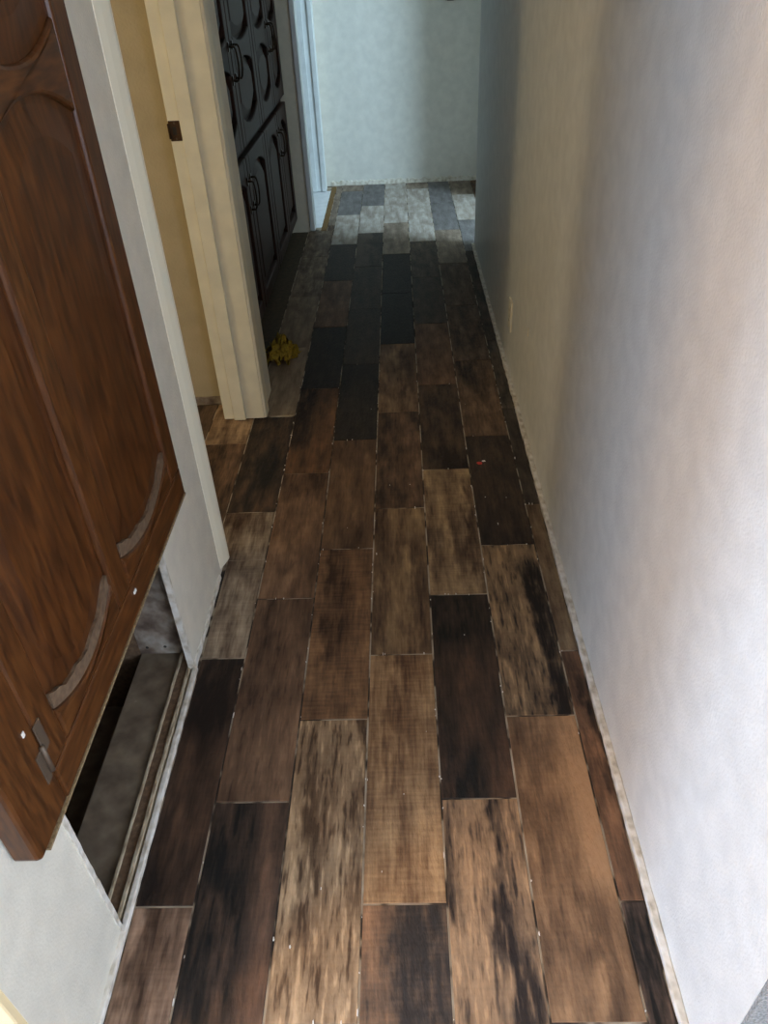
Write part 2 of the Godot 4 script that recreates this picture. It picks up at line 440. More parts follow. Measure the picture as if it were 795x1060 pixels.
func tile_mat(c: int, n: int) -> StandardMaterial3D:
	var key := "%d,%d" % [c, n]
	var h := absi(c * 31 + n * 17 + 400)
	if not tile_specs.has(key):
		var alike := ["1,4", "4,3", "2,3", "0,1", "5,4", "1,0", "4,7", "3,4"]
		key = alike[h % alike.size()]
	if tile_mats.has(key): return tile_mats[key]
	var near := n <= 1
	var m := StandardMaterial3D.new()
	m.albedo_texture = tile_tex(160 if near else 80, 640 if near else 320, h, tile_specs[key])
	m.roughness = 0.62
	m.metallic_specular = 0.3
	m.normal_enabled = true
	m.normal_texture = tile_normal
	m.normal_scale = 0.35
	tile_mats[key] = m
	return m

# a tile with a small chamfer; the print is laid over the whole uncut tile
var tile_meshes := {}
func tile_mesh(x0: float, x1: float, z0: float, z1: float, fx0: float, fx1: float, fz0: float, fz1: float) -> ArrayMesh:
	var key := "%.4f %.4f %.4f %.4f %.4f %.4f" % [x1 - x0, z1 - z0, x0 - fx0, fx1 - x1, z0 - fz0, fz1 - z1]
	if tile_meshes.has(key): return tile_meshes[key]
	var s := Soup.new()
	var b := 0.0009
	var hx := (x1 - x0) / 2; var hz := (z1 - z0) / 2
	var lev := [[0.0, -0.0085], [0.0, -b], [b, 0.0]]
	var poly := PackedVector2Array([Vector2(-hx, -hz), Vector2(hx, -hz), Vector2(hx, hz), Vector2(-hx, hz)])
	push(s, poly, Vector3.ZERO, Vector3(1, 0, 0), Vector3(0, 0, 1), Vector3(0, 1, 0), lev)
	for i in s.v.size():
		var q := s.v[i]
		s.uv[i] = Vector2((x0 + hx + q.x - fx0) / (fx1 - fx0), (z0 + hz + q.z - fz0) / (fz1 - fz0))
	var m := mesh_of(s)
	tile_meshes[key] = m
	return m

func tile_phase(c: int) -> float:
	var k := posmod(c, 3)
	return -0.671 if k == 0 else (-0.879 if k == 1 else -1.081)

func lay_tiles(floor_node: Node3D, c: int, zn: float, zf: float, xa := -99.0, xb := 99.0) -> void:
	var j := 0.0019
	var fx0 := TX + (c - 3) * TW + j; var fx1 := TX + (c - 2) * TW - j
	for n in range(-4, 10):
		var fz1 := tile_phase(c) - n * TL - j
		var fz0 := tile_phase(c) - (n + 1) * TL + j
		var x0 := maxf(fx0, xa); var x1 := minf(fx1, xb); var z0 := maxf(fz0, zf); var z1 := minf(fz1, zn)
		if x1 - x0 < 0.008 or z1 - z0 < 0.012: continue
		var t := MeshInstance3D.new()
		t.name = "tile"
		t.mesh = tile_mesh(x0, x1, z0, z1, fx0, fx1, fz0, fz1)
		t.material_override = tile_mat(c, n)
		floor_node.add_child(t, true)
		t.position = Vector3((x0 + x1) / 2, rng.randf_range(-0.0006, 0.0004), (z0 + z1) / 2)
		t.rotation = Vector3(rng.randf_range(-0.0007, 0.0007), rng.randf_range(-0.0012, 0.0012), rng.randf_range(-0.001, 0.001))

func build_floor() -> void:
	var f := node("floor")
	struct_tag(f, "brown wood-look tile floor of the hallway")
	var s := Soup.new()
	box(s, Vector3(-0.674, -0.20, 0.6), Vector3(0.95, -0.0024, -6.1))
	box(s, Vector3(-0.80, -0.20, 0.6), Vector3(-0.674, -0.0024, -0.60))
	box(s, Vector3(-0.80, -0.20, -1.305), Vector3(-0.674, -0.0024, -6.1))
	obj("floor_bed", s, M.joint, f)
	s = Soup.new()
	box(s, Vector3(-3.7, -0.20, 4.2), Vector3(4.2, -0.0050, 0.6))
	box(s, Vector3(-3.7, -0.20, 0.6), Vector3(-1.15, -0.0050, -6.1))
	box(s, Vector3(-1.15, -0.20, 0.6), Vector3(-0.80, -0.0050, -0.60))
	box(s, Vector3(-1.15, -0.20, -1.305), Vector3(-0.80, -0.0050, -6.1))
	box(s, Vector3(0.95, -0.20, 0.6), Vector3(4.2, -0.0050, -6.1))
	obj("room_floor", s, M.room_floor, f)
	# hall columns
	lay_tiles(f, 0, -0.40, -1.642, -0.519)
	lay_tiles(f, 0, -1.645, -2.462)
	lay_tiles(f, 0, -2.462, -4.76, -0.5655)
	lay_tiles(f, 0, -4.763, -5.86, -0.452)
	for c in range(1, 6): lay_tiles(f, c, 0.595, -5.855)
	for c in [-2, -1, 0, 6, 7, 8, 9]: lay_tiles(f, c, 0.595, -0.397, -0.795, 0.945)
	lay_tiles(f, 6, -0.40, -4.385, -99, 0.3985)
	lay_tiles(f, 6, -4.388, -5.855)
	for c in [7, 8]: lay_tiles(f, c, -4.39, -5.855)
	# the room beyond the doorway
	for c in [-1, -2]: lay_tiles(f, c, -1.72, -2.575)
	# bare strip left under the built-in cabinets, primed threshold of the far doorway with a strip of glue
	s = Soup.new(); box(s, Vector3(-0.70, -0.006, -2.70), Vector3(-0.568, -0.0015, -4.76)); obj("bare_strip", s, M.concrete, f)
	s = Soup.new(); box(s, Vector3(-0.70, -0.006, -4.84), Vector3(-0.492, -0.001, -5.72)); obj("primed_threshold", s, M.primer, f)
	s = Soup.new(); ragged(s, Vector3(-0.473, -0.004, -4.77), Vector3(-0.473, -0.004, -5.82), 0.034, 0.004, 0.006, 71); obj("glue_strip", s, M.glue, f)

# a ragged strip lying on the floor along z: width and height jittered
func ragged(s: Soup, a: Vector3, b: Vector3, w: float, h: float, jit: float, sd: int, step := 0.016) -> void:
	var nz := noise(1.0, sd, 3)
	var n := int(abs(a.z - b.z) / step) + 1
	var rings := []
	for i in n + 1:
		var c := a.lerp(b, float(i) / n)
		var l := w / 2 + jit * nz.get_noise_2d(c.z * 14.0, 1.0); var q := w / 2 + jit * nz.get_noise_2d(c.z * 14.0, 7.0)
		var hh := h * (1.0 + 0.3 * nz.get_noise_2d(c.z * 10.0, 13.0))
		rings.append([c + Vector3(-l, 0, 0), c + Vector3(-l * 0.95, hh * 0.9, 0), c + Vector3(-l * 0.6, hh, 0), c + Vector3(q * 0.6, hh, 0), c + Vector3(q * 0.95, hh * 0.85, 0), c + Vector3(q, 0, 0)])
	loft(s, rings)

# ------------------------------------------------------------------ camera and light
func build_camera_and_light() -> void:
	var cam := Camera3D.new()
	cam.name = "camera"
	add_child(cam)
	cam.position = Vector3(0, 1.381, 0)
	cam.rotation = Vector3(-0.6401, 0.0411, -0.0535)
	cam.fov = 68.13
	cam.near = 0.02
	cam.current = true
	var env := Environment.new()
	env.background_mode = Environment.BG_SKY
	var sky := Sky.new()
	var sm := ProceduralSkyMaterial.new()
	sm.sky_top_color = c8(150, 185, 230); sm.sky_horizon_color = c8(205, 220, 235)
	sm.ground_bottom_color = c8(120, 118, 110); sm.ground_horizon_color = c8(190, 195, 195)
	sm.sky_energy_multiplier = 1.0
	sky.sky_material = sm
	env.sky = sky
	env.ambient_light_source = Environment.AMBIENT_SOURCE_DISABLED
	env.tonemap_mode = Environment.TONE_MAPPER_LINEAR
	env.tonemap_exposure = 1.0
	env.sdfgi_enabled = true; env.ssao_enabled = true; env.ssil_enabled = true
	var we := WorldEnvironment.new()
	we.name = "world_environment"
	we.environment = env
	add_child(we)
	# daylight of the windows (their openings are built below)
	area_light("daylight_glass_door", Vector3(-2.62, 1.03, 0.50), Vector3(1, 0, -0.1), Vector2(0.55, 1.85), c8(186, 216, 255), 8.2)
	area_light("daylight_curtained_door", Vector3(-2.62, 1.03, 2.05), Vector3(1, 0, -0.5), Vector2(0.9, 1.85), c8(186, 214, 255), 9.6)
	area_light("daylight_right", Vector3(2.28, 1.35, 1.7), Vector3(-1, -0.1, -0.5), Vector2(2.4, 1.2), c8(208, 226, 253), 12.5)
	area_light("daylight_side_room", Vector3(2.40, 1.70, -3.52), Vector3(-1, -0.25, -0.45), Vector2(0.8, 1.1), c8(192, 224, 246), 14.0)

func area_light(called: String, at: Vector3, dir: Vector3, size: Vector2, col: Color, e: float) -> void:
	var l := AreaLight3D.new()
	l.name = called
	l.area_size = size
	l.light_color = col
	l.light_energy = e
	l.area_range = 14.0
	l.area_attenuation = 2.0
	l.shadow_enabled = true
	add_child(l)
	l.look_at_from_position(at, at + dir, Vector3.UP)

# ------------------------------------------------------------------ shell
func wall(called: String, parts: Array, m: Material, label: String) -> MeshInstance3D:
	var s := Soup.new()
	for p in parts: box(s, p[0], p[1])
	var o := obj(called, s, m)
	struct_tag(o, label)
	return o

func build_shell() -> void:
	var T := 0.13
	# hall, right side: one long wall to the far passage
	wall("wall_right", [[Vector3(XR, -0.005, ZO), Vector3(XR + T, CEIL, -4.375)]], M.wall, "textured off-white right wall of the hallway")
	# hall, left side: near length with the low hole, door opening, return, far doorway
	wall("wall_left", [
		[Vector3(XL, -0.005, ZO), Vector3(XL - T, CEIL, -0.600)], [Vector3(XL, -0.005, -0.600), Vector3(XL - 0.014, 0.47, -0.628)],
		[Vector3(XL, 0.47, -0.600), Vector3(XL - T, CEIL, -1.305)], [Vector3(XL, -0.005, -1.238), Vector3(XL - 0.014, 0.47, -1.305)],
		[Vector3(XL, -0.005, -1.305), Vector3(XL - T, CEIL, -1.64)],
		[Vector3(XL, 2.05, -1.64), Vector3(XL - T, CEIL, -2.46)],
		[Vector3(XL, -0.005, -2.462), Vector3(XL - T, CEIL, -2.68)],
		[Vector3(XL, 2.25, -2.68), Vector3(XL - T, CEIL, -4.762)],
		[Vector3(XL, 2.05, -4.85), Vector3(XL - T, CEIL, -5.72)],
		[Vector3(XL, -0.005, -5.72), Vector3(XL - T, CEIL, -5.86)]], M.wall_cream, "off-white left wall of the hallway with door openings")
	wall("wall_far", [[Vector3(-1.9, -0.005, -5.86), Vector3(4.0, CEIL, -6.0)]], M.wall, "pale wall that closes the far end of the hallway")
	# walls of the living room in which the camera stands
	wall("wall_front", [[Vector3(XL - T, -0.005, ZO), Vector3(-2.75, CEIL, ZO - 0.1)], [Vector3(XR + T, -0.005, ZO), Vector3(2.4, CEIL, ZO - 0.1)]], M.wall, "wall either side of the hallway opening")
	wall("wall_west", [[Vector3(-2.64, -0.005, ZO), Vector3(-2.77, CEIL, 0.2)], [Vector3(-2.64, -0.005, 0.8), Vector3(-2.77, CEIL, 1.55)], [Vector3(-2.64, -0.005, 2.55), Vector3(-2.77, CEIL, 3.8)],
		[Vector3(-2.64, -0.005, 0.2), Vector3(-2.77, 0.06, 0.8)], [Vector3(-2.64, 2.02, 0.2), Vector3(-2.77, CEIL, 0.8)], [Vector3(-2.64, -0.005, 1.55), Vector3(-2.77, 0.06, 2.55)], [Vector3(-2.64, 2.02, 1.55), Vector3(-2.77, CEIL, 2.55)]], M.wall, "living room wall with the glass doors")
	wall("wall_east", [[Vector3(2.3, -0.005, ZO), Vector3(2.43, CEIL, 0.4)], [Vector3(2.3, -0.005, 3.0), Vector3(2.43, CEIL, 3.8)], [Vector3(2.3, -0.005, 0.4), Vector3(2.43, 0.7, 3.0)], [Vector3(2.3, 2.0, 0.4), Vector3(2.43, CEIL, 3.0)]], M.wall, "living room wall right of the hallway")
	wall("wall_back", [[Vector3(-2.77, -0.005, 3.7), Vector3(2.43, CEIL, 3.83)]], M.wall, "living room wall behind the camera")
	# bedroom behind the doorway on the left
	wall("wall_bedroom", [[Vector3(XL - T, -0.005, -2.58), Vector3(-3.6, CEIL, -2.68)], [Vector3(-3.5, -0.005, ZO), Vector3(-3.6, CEIL, -2.58)], [Vector3(-2.75, -0.005, ZO), Vector3(-3.5, CEIL, ZO - 0.1)]], M.wall_tan, "tan wall seen through the left doorway")
	wall("wall_closet", [[Vector3(-1.9, -0.005, -4.75), Vector3(XL - T, CEIL, -4.85)], [Vector3(-1.8, -0.005, -4.85), Vector3(-1.9, CEIL, -5.86)]], M.wall, "walls of the dark room behind the far doorway")
	wall("wall_niche", [[Vector3(-1.15, -0.005, -2.68), Vector3(-1.2, CEIL, -4.75)]], M.wall, "wall behind the built-in cabinets")
	# side room on the right of the far passage
	wall("wall_side", [[Vector3(2.44, -0.005, -6.0), Vector3(2.57, CEIL, -3.92)], [Vector3(2.44, -0.005, -3.12), Vector3(2.57, CEIL, -1.9)], [Vector3(2.44, -0.005, -3.92), Vector3(2.57, 1.15, -3.12)], [Vector3(2.44, 2.25, -3.92), Vector3(2.57, CEIL, -3.12)],
		[Vector3(XR + T, -0.005, -1.9), Vector3(2.57, CEIL, -2.0)], [Vector3(0.70, -0.005, -5.2), Vector3(0.83, CEIL, -5.86)]], M.wall, "walls of the side room with its window")
	var c := wall("ceiling", [[Vector3(-3.7, CEIL, 3.9), Vector3(4.0, CEIL + 0.1, -6.1)]], M.ceiling, "flat white ceiling")
	var k := wall("trim_4", [[Vector3(XL - 0.026, -0.005, -4.756), Vector3(XL - T, CEIL, -4.85)]], M.wall_cream, "narrow shaded wall end between the cabinets and the far doorway")
	# wall ends at the hall opening
	var s := Soup.new()
	box(s, Vector3(XL - 0.001, 0.0, ZO - 0.004), Vector3(-0.62, 2.3, ZO + 0.012), 0.002)
	var t := obj("trim_1", s, mat(c8(236, 214, 168), 0.5)); struct_tag(t, "cream trim board at the left corner of the hallway opening")
	s = Soup.new()
	box(s, Vector3(XR + 0.001, -0.005, ZO - 0.02), Vector3(XR + T, 2.3, ZO + 0.006))
	t = obj("trim_2", s, M.return_grey); struct_tag(t, "grey rough end of the right wall at the opening")
	# windows: frames with panes
	window("window_1", Vector3(-2.705, 0.06, 0.2), Vector3(-2.705, 2.02, 0.8), "bare glass door that lights the hallway opening")
	window("window_4", Vector3(-2.705, 0.06, 1.55), Vector3(-2.705, 2.02, 2.55), "second glass door further from the hallway opening")
	window("window_3", Vector3(2.365, 0.7, 0.4), Vector3(2.365, 2.0, 3.0), "living room window on the right of the hallway opening")
	window("window_2", Vector3(2.505, 1.15, -3.92), Vector3(2.505, 2.25, -3.12), "side room window that lights the far passage")

func window(called: String, a: Vector3, b: Vector3, label: String) -> void:
	var w := node(called)
	struct_tag(w, label)
	var s := Soup.new()
	var d := 0.03
	box(s, Vector3(a.x - d, a.y, a.z), Vector3(a.x + d, a.y + 0.045, b.z), 0.004)
	box(s, Vector3(a.x - d, b.y - 0.045, a.z), Vector3(a.x + d, b.y, b.z), 0.004)
	box(s, Vector3(a.x - d, a.y, a.z), Vector3(a.x + d, b.y, a.z + 0.045), 0.004)
	box(s, Vector3(a.x - d, a.y, b.z - 0.045), Vector3(a.x + d, b.y, b.z), 0.004)
	var zm := (a.z + b.z) / 2
	box(s, Vector3(a.x - d * 0.7, a.y, zm - 0.02), Vector3(a.x + d * 0.7, b.y, zm + 0.02), 0.004)
	obj("window_frame", s, M.trim_cool, w)
	for k in 2:
		s = Soup.new()
		box(s, Vector3(a.x - 0.002, a.y + 0.04, (a.z + 0.04) if k == 0 else zm + 0.015), Vector3(a.x + 0.002, b.y - 0.04, (zm - 0.015) if k == 0 else b.z - 0.04))
		var g := StandardMaterial3D.new()
		g.transparency = BaseMaterial3D.TRANSPARENCY_ALPHA
		g.albedo_color = Color(0.9, 0.95, 1.0, 0.08); g.roughness = 0.02
		obj("pane", s, g, w)

# ------------------------------------------------------------------ trims
func build_trims() -> void:
	# casing board at the near side of the left doorway
	var s := Soup.new()
	var d1 := node("door_1")
	struct_tag(d1, "cream painted frame of the doorless left doorway")
	# near casing on the hall face and its lining
	var prof := [Vector2(XL - 0.002, -1.592), Vector2(XL + 0.0015, -1.594), Vector2(XL + 0.009, -1.612), Vector2(XL + 0.016, -1.634), Vector2(XL + 0.017, -1.644), Vector2(XL + 0.015, -1.648), Vector2(XL - 0.002, -1.648)]
	var rings := []
	for y in [0.012, 2.12]:
		var ring := []
		for q in prof: ring.append(Vector3(q.x, y, q.y))
		rings.append(ring)
	loft(s, rings)
	obj("casing", s, mat(c8(244, 238, 214), 0.4), d1)
	s = Soup.new(); box(s, Vector3(XL + 0.004, 0.010, -1.642), Vector3(XL - 0.14, 2.05, -1.66), 0.002); obj("jamb", s, M.trim, d1)
	# far jamb: lining, stop, rabbet strip and hall-side casing
	s = Soup.new(); box(s, Vector3(-0.523, 0.006, -2.448), Vector3(-0.672, 2.05, -2.466), 0.0015); obj("jamb", s, M.trim, d1)
	s = Soup.new(); box(s, Vector3(-0.590, 0.006, -2.436), Vector3(-0.634, 2.05, -2.4485), 0.002); obj("door_stop", s, M.trim, d1)
	s = Soup.new(); box(s, Vector3(-0.5305, 0.004, -2.452), Vector3(-0.515, 2.11, -2.512), 0.003); obj("casing", s, M.trim, d1)
	s = Soup.new(); box(s, Vector3(-0.523, 2.032, -1.642), Vector3(-0.672, 2.05, -2.466), 0.0015); obj("head", s, M.trim, d1)
	# strike plate with its latch hole
	s = Soup.new()
	box(s, Vector3(-0.6705, 0.948, -2.4445), Vector3(-0.637, 1.002, -2.4485), 0.001)
	var sp := obj("strike_plate", s, M.brass, d1)
	sp.set_meta("label", "tarnished brass strike plate")
	s = Soup.new(); box(s, Vector3(-0.660, 0.965, -2.4438), Vector3(-0.649, 0.986, -2.4448)); obj("latch_hole", s, M.slot, sp)
	s = Soup.new(); box(s, Vector3(-0.672, 0.955, -2.4355), Vector3(-0.668, 0.996, -2.4475), 0.0008); obj("lip", s, M.brass, sp)
	for y in [0.954, 0.996]:
		s = Soup.new(); lathe_z(s, Vector3(-0.6525, y, -2.4445), 0.003, 0.0012); obj("screw", s, M.hinge, sp)
	# far doorway on the left
	var d2 := node("door_2")
	struct_tag(d2, "white frame of the far left doorway")
	s = Soup.new(); box(s, Vector3(-0.555, 0.003, -4.752), Vector3(-0.524, 2.11, -4.852), 0.004); obj("casing", s, M.trim_cool, d2)
	s = Soup.new(); box(s, Vector3(-0.540, 0.003, -4.850), Vector3(-0.668, 2.05, -4.862), 0.0015); obj("jamb", s, M.trim_cool, d2)
	s = Soup.new(); box(s, Vector3(-0.545, 0.003, -5.700), Vector3(-0.668, 2.05, -5.722), 0.0015); obj("jamb", s, M.trim_cool, d2)
	s = Soup.new(); box(s, Vector3(-0.585, 0.003, -5.688), Vector3(-0.62, 2.05, -5.701), 0.002); obj("door_stop", s, M.trim_cool, d2)
	s = Soup.new(); box(s, Vector3(-0.553, 0.003, -5.690), Vector3(-0.520, 2.11, -5.775), 0.004); obj("casing", s, M.trim_cool, d2)
	# ragged plaster foot of the right wall, of the left wall and of the far wall
	s = Soup.new(); ragged(s, Vector3(0.409, -0.006, -0.40), Vector3(0.409, -0.006, -4.375), 0.016, 0.015, 0.0022, 81)
	var b := obj("baseboard_right", s, M.plaster); struct_tag(b, "ragged white plaster foot of the right wall")
	s = Soup.new(); ragged(s, Vector3(-0.527, -0.006, -0.40), Vector3(-0.527, -0.006, -0.632), 0.012, 0.016, 0.0014, 82); ragged(s, Vector3(-0.529, -0.006, -1.232), Vector3(-0.529, -0.006, -1.57), 0.008, 0.02, 0.003, 83)
	b = obj("baseboard_left", s, M.plaster); struct_tag(b, "ragged white plaster foot of the left wall")
	s = Soup.new()
	var r := RandomNumberGenerator.new(); r.seed = 84
	rings = []
	for i in 110:
		var x := -0.49 + i * 0.0125
		var h := 0.030 + r.randf_range(-0.006, 0.008)
		rings.append([Vector3(x, 0, -5.862), Vector3(x, h, -5.862), Vector3(x, h - 0.004, -5.853 + r.randf_range(-0.002, 0.002)), Vector3(x, 0.0, -5.850)])
	loft(s, rings)
	b = obj("baseboard_far", s, M.plaster); struct_tag(b, "ragged bare plaster foot of the far wall")
	s = Soup.new(); box(s, Vector3(-0.68, 0, -2.574), Vector3(-2.9, 0.034, -2.581), 0.002)
	b = obj("baseboard_bedroom", s, M.plaster_raw); struct_tag(b, "bare strip at the foot of the tan wall in the left doorway")

func lathe_z(s: Soup, o: Vector3, r: float, d: float) -> void:
	var rings := []
	for k in [[1.0, -d], [1.0, 0.0], [0.6, d]]:
		var ring := []
		for i in 10:
			ring.append(o + Vector3(cos(TAU * i / 10) * r * k[0], sin(TAU * i / 10) * r * k[0], k[1]))
		rings.append(ring)
	loft(s, rings)

# the hole under the cupboard: floor, back board, plaster sides, worn sill
func build_recess() -> void:
	var n := node("trim_3")
	struct_tag(n, "open hole in the left wall below the cupboard")
	# a ledge at floor height, and behind it the closed pit of the wall cavity
	var s := Soup.new(); box(s, Vector3(-0.576, -0.02, -0.60), Vector3(-0.674, -0.001, -1.304)); obj("hole_floor", s, M.dust, n)
	s = Soup.new(); box(s, Vector3(-0.66, -0.28, -0.58), Vector3(-1.17, -0.20, -1.33)); obj("pit_floor", s, M.dust, n)
	s = Soup.new(); box(s, Vector3(-1.15, -0.20, -0.58), Vector3(-1.18, 0.60, -1.33)); obj("back_board", s, M.wood_dusty, n)
	s = Soup.new(); box(s, Vector3(-0.545, 0.0, -1.292), Vector3(-0.676, 0.60, -1.305)); obj("side_board", s, M.plaster_raw, n)
	s = Soup.new(); box(s, Vector3(-0.676, -0.20, -1.2935), Vector3(-1.16, 0.60, -1.32)); obj("cavity_side", s, M.wood_dusty, n)
	s = Soup.new(); box(s, Vector3(-0.545, 0.0, -0.585), Vector3(-0.676, 0.60, -0.612)); obj("side_board", s, M.plaster_raw, n)
	s = Soup.new(); box(s, Vector3(-0.676, -0.20, -0.585), Vector3(-1.16, 0.60, -0.612)); obj("cavity_side", s, M.wood_dusty, n)
	s = Soup.new(); box(s, Vector3(-0.545, 0.46, -0.58), Vector3(-1.18, 0.60, -1.33)); obj("top_board", s, M.wood_dusty, n)
	# nail heads in the side board
	for p in [[-0.655, 0.022], [-0.610, 0.024]]:
		s = Soup.new(); lathe_z(s, Vector3(p[0], p[1], -1.2915), 0.004, 0.0006); obj("nail", s, M.slot, n)
	# plasterboard edge of the far side of the hole and ragged near edge
	s = Soup.new(); ragged_up(s, Vector3(XL + 0.001, 0.005, -1.238), 0.46, 0.008, 0.0016, 85); obj("board_edge", s, M.plaster, n)
	s = Soup.new(); ragged_up(s, Vector3(XL + 0.001, 0.012, -0.628), 0.46, 0.010, 0.002, 86); obj("board_edge", s, M.plaster, n)
	# sill in three worn layers
	s = Soup.new(); ragged(s, Vector3(-0.5695, -0.004, -0.60), Vector3(-0.5695, -0.004, -1.293), 0.007, 0.012, 0.0008, 87); obj("sill_strip", s, M.sill, n)
	s = Soup.new(); box(s, Vector3(-0.566, -0.01, -0.60), Vector3(-0.546, 0.005, -1.293)); obj("sill_groove", s, M.wood_dusty, n)
	s = Soup.new(); ragged(s, Vector3(-0.5415, -0.004, -0.60), Vector3(-0.5415, -0.004, -1.25), 0.009, 0.014, 0.0006, 88); obj("sill_strip", s, M.sill, n)
	s = Soup.new(); ragged(s, Vector3(-0.5275, -0.004, -0.625), Vector3(-0.5275, -0.004, -1.24), 0.012, 0.013, 0.0014, 89); obj("sill_strip", s, M.plaster, n)

func ragged_up(s: Soup, o: Vector3, h: float, w: float, jit: float, sd: int) -> void:
	var nz := noise(1.0, sd, 3)
	var rings := []
	for i in 40:
		var y := o.y + h * i / 39.0
		var a := w * 0.5 + jit * nz.get_noise_2d(y * 22.0, 2.0); var b := w * 0.5 + jit * nz.get_noise_2d(y * 22.0, 9.0)
		rings.append([Vector3(o.x - 0.013, y, o.z - a), Vector3(o.x + 0.0012, y, o.z - a), Vector3(o.x + 0.0012, y, o.z + b), Vector3(o.x - 0.013, y, o.z + b)])
	loft(s, rings)

# ------------------------------------------------------------------ panelled cupboard doors
# outline of a panel that bows outwards at top and bottom
func barrel(a0: float, a1: float, b0: float, b1: float, bow0: float, bow1: float, n := 14) -> PackedVector2Array:
	var p := PackedVector2Array()
	for i in n + 1:
		var t := float(i) / n
		p.append(Vector2(lerpf(a0, a1, t), b0 - bow0 * 4.0 * t * (1.0 - t)))
	for i in n + 1:
		var t := 1.0 - float(i) / n
		p.append(Vector2(lerpf(a0, a1, t), b1 + bow1 * 4.0 * t * (1.0 - t)))
	return p

# a raised panel: sunk edge, slope, proud field, facing the hall (+x)
func raised_panel(parent: Node3D, a0: float, a1: float, b0: float, b1: float, bow0: float, bow1: float, x: float, m: Material, sink := 0.009) -> void:
	var s := Soup.new()
	var rings := []
	for l in [[-0.004, -sink - 0.005], [-0.004, -sink], [0.010, -sink], [0.046, -0.0045], [0.050, -0.004]]:
		var k: float = l[0]
		var r := []
		for p in barrel(a0 + k, a1 - k, b0 + k, b1 - k, bow0, bow1): r.append(Vector3(x + l[1], p.y, -p.x))
		rings.append(r)
	loft(s, rings)
	obj("panel", s, m, parent)

# dust lying on the lower curve of a panel
func dust_arc(parent: Node3D, a0: float, a1: float, b0: float, bow: float, x: float) -> void:
	var s := Soup.new()
	var rings := []
	for i in 19:
		var t := 0.02 + 0.96 * i / 18.0
		var y := b0 - bow * 4.0 * t * (1.0 - t)
		var w := 0.028 + 0.003 * sin(t * 23.0) + 0.002 * sin(t * 57.0)
		var z := -lerpf(a0, a1, t)
		rings.append([Vector3(x - 0.0105, y + 0.001, z), Vector3(x - 0.004, y + 0.001, z), Vector3(x - 0.0035, y + 0.008, z), Vector3(x - 0.0015, y + w, z), Vector3(x - 0.008, y + w, z)])
	loft(s, rings)
	var o := obj("dust", s, M.wood_dusty, parent)
	o.set_meta("label", "grey dust on the curved lower edge of the panel")

# frame member with a rounded inner edge
func member(parent: Node3D, called: String, poly: PackedVector2Array, x: float, th: float, m: Material, bev := 0.005) -> MeshInstance3D:
	var s := Soup.new()
	push(s, poly, Vector3(x, 0, 0), Vector3(0, 0, -1), Vector3(0, 1, 0), Vector3(1, 0, 0), [[0.0, -th], [0.0, -bev], [bev * 0.3, -bev * 0.3], [bev, 0.0]])
	return obj(called, s, m, parent)

func rect(a0: float, a1: float, b0: float, b1: float) -> PackedVector2Array:
	return PackedVector2Array([Vector2(a0, b0), Vector2(a1, b0), Vector2(a1, b1), Vector2(a0, b1)])

# a rail whose lower edge follows the panel below (its top bow) and whose upper edge follows the panel above (its bottom bow)
func rail(a0: float, a1: float, b0: float, b1: float, bow_low: float, bow_high: float, n := 14) -> PackedVector2Array:
	var p := PackedVector2Array()
	for i in n + 1:
		var t := float(i) / n
		p.append(Vector2(lerpf(a0, a1, t), b0 + bow_low * 4.0 * t * (1.0 - t)))
	for i in n + 1:
		var t := 1.0 - float(i) / n
		p.append(Vector2(lerpf(a0, a1, t), b1 - bow_high * 4.0 * t * (1.0 - t)))
	return p

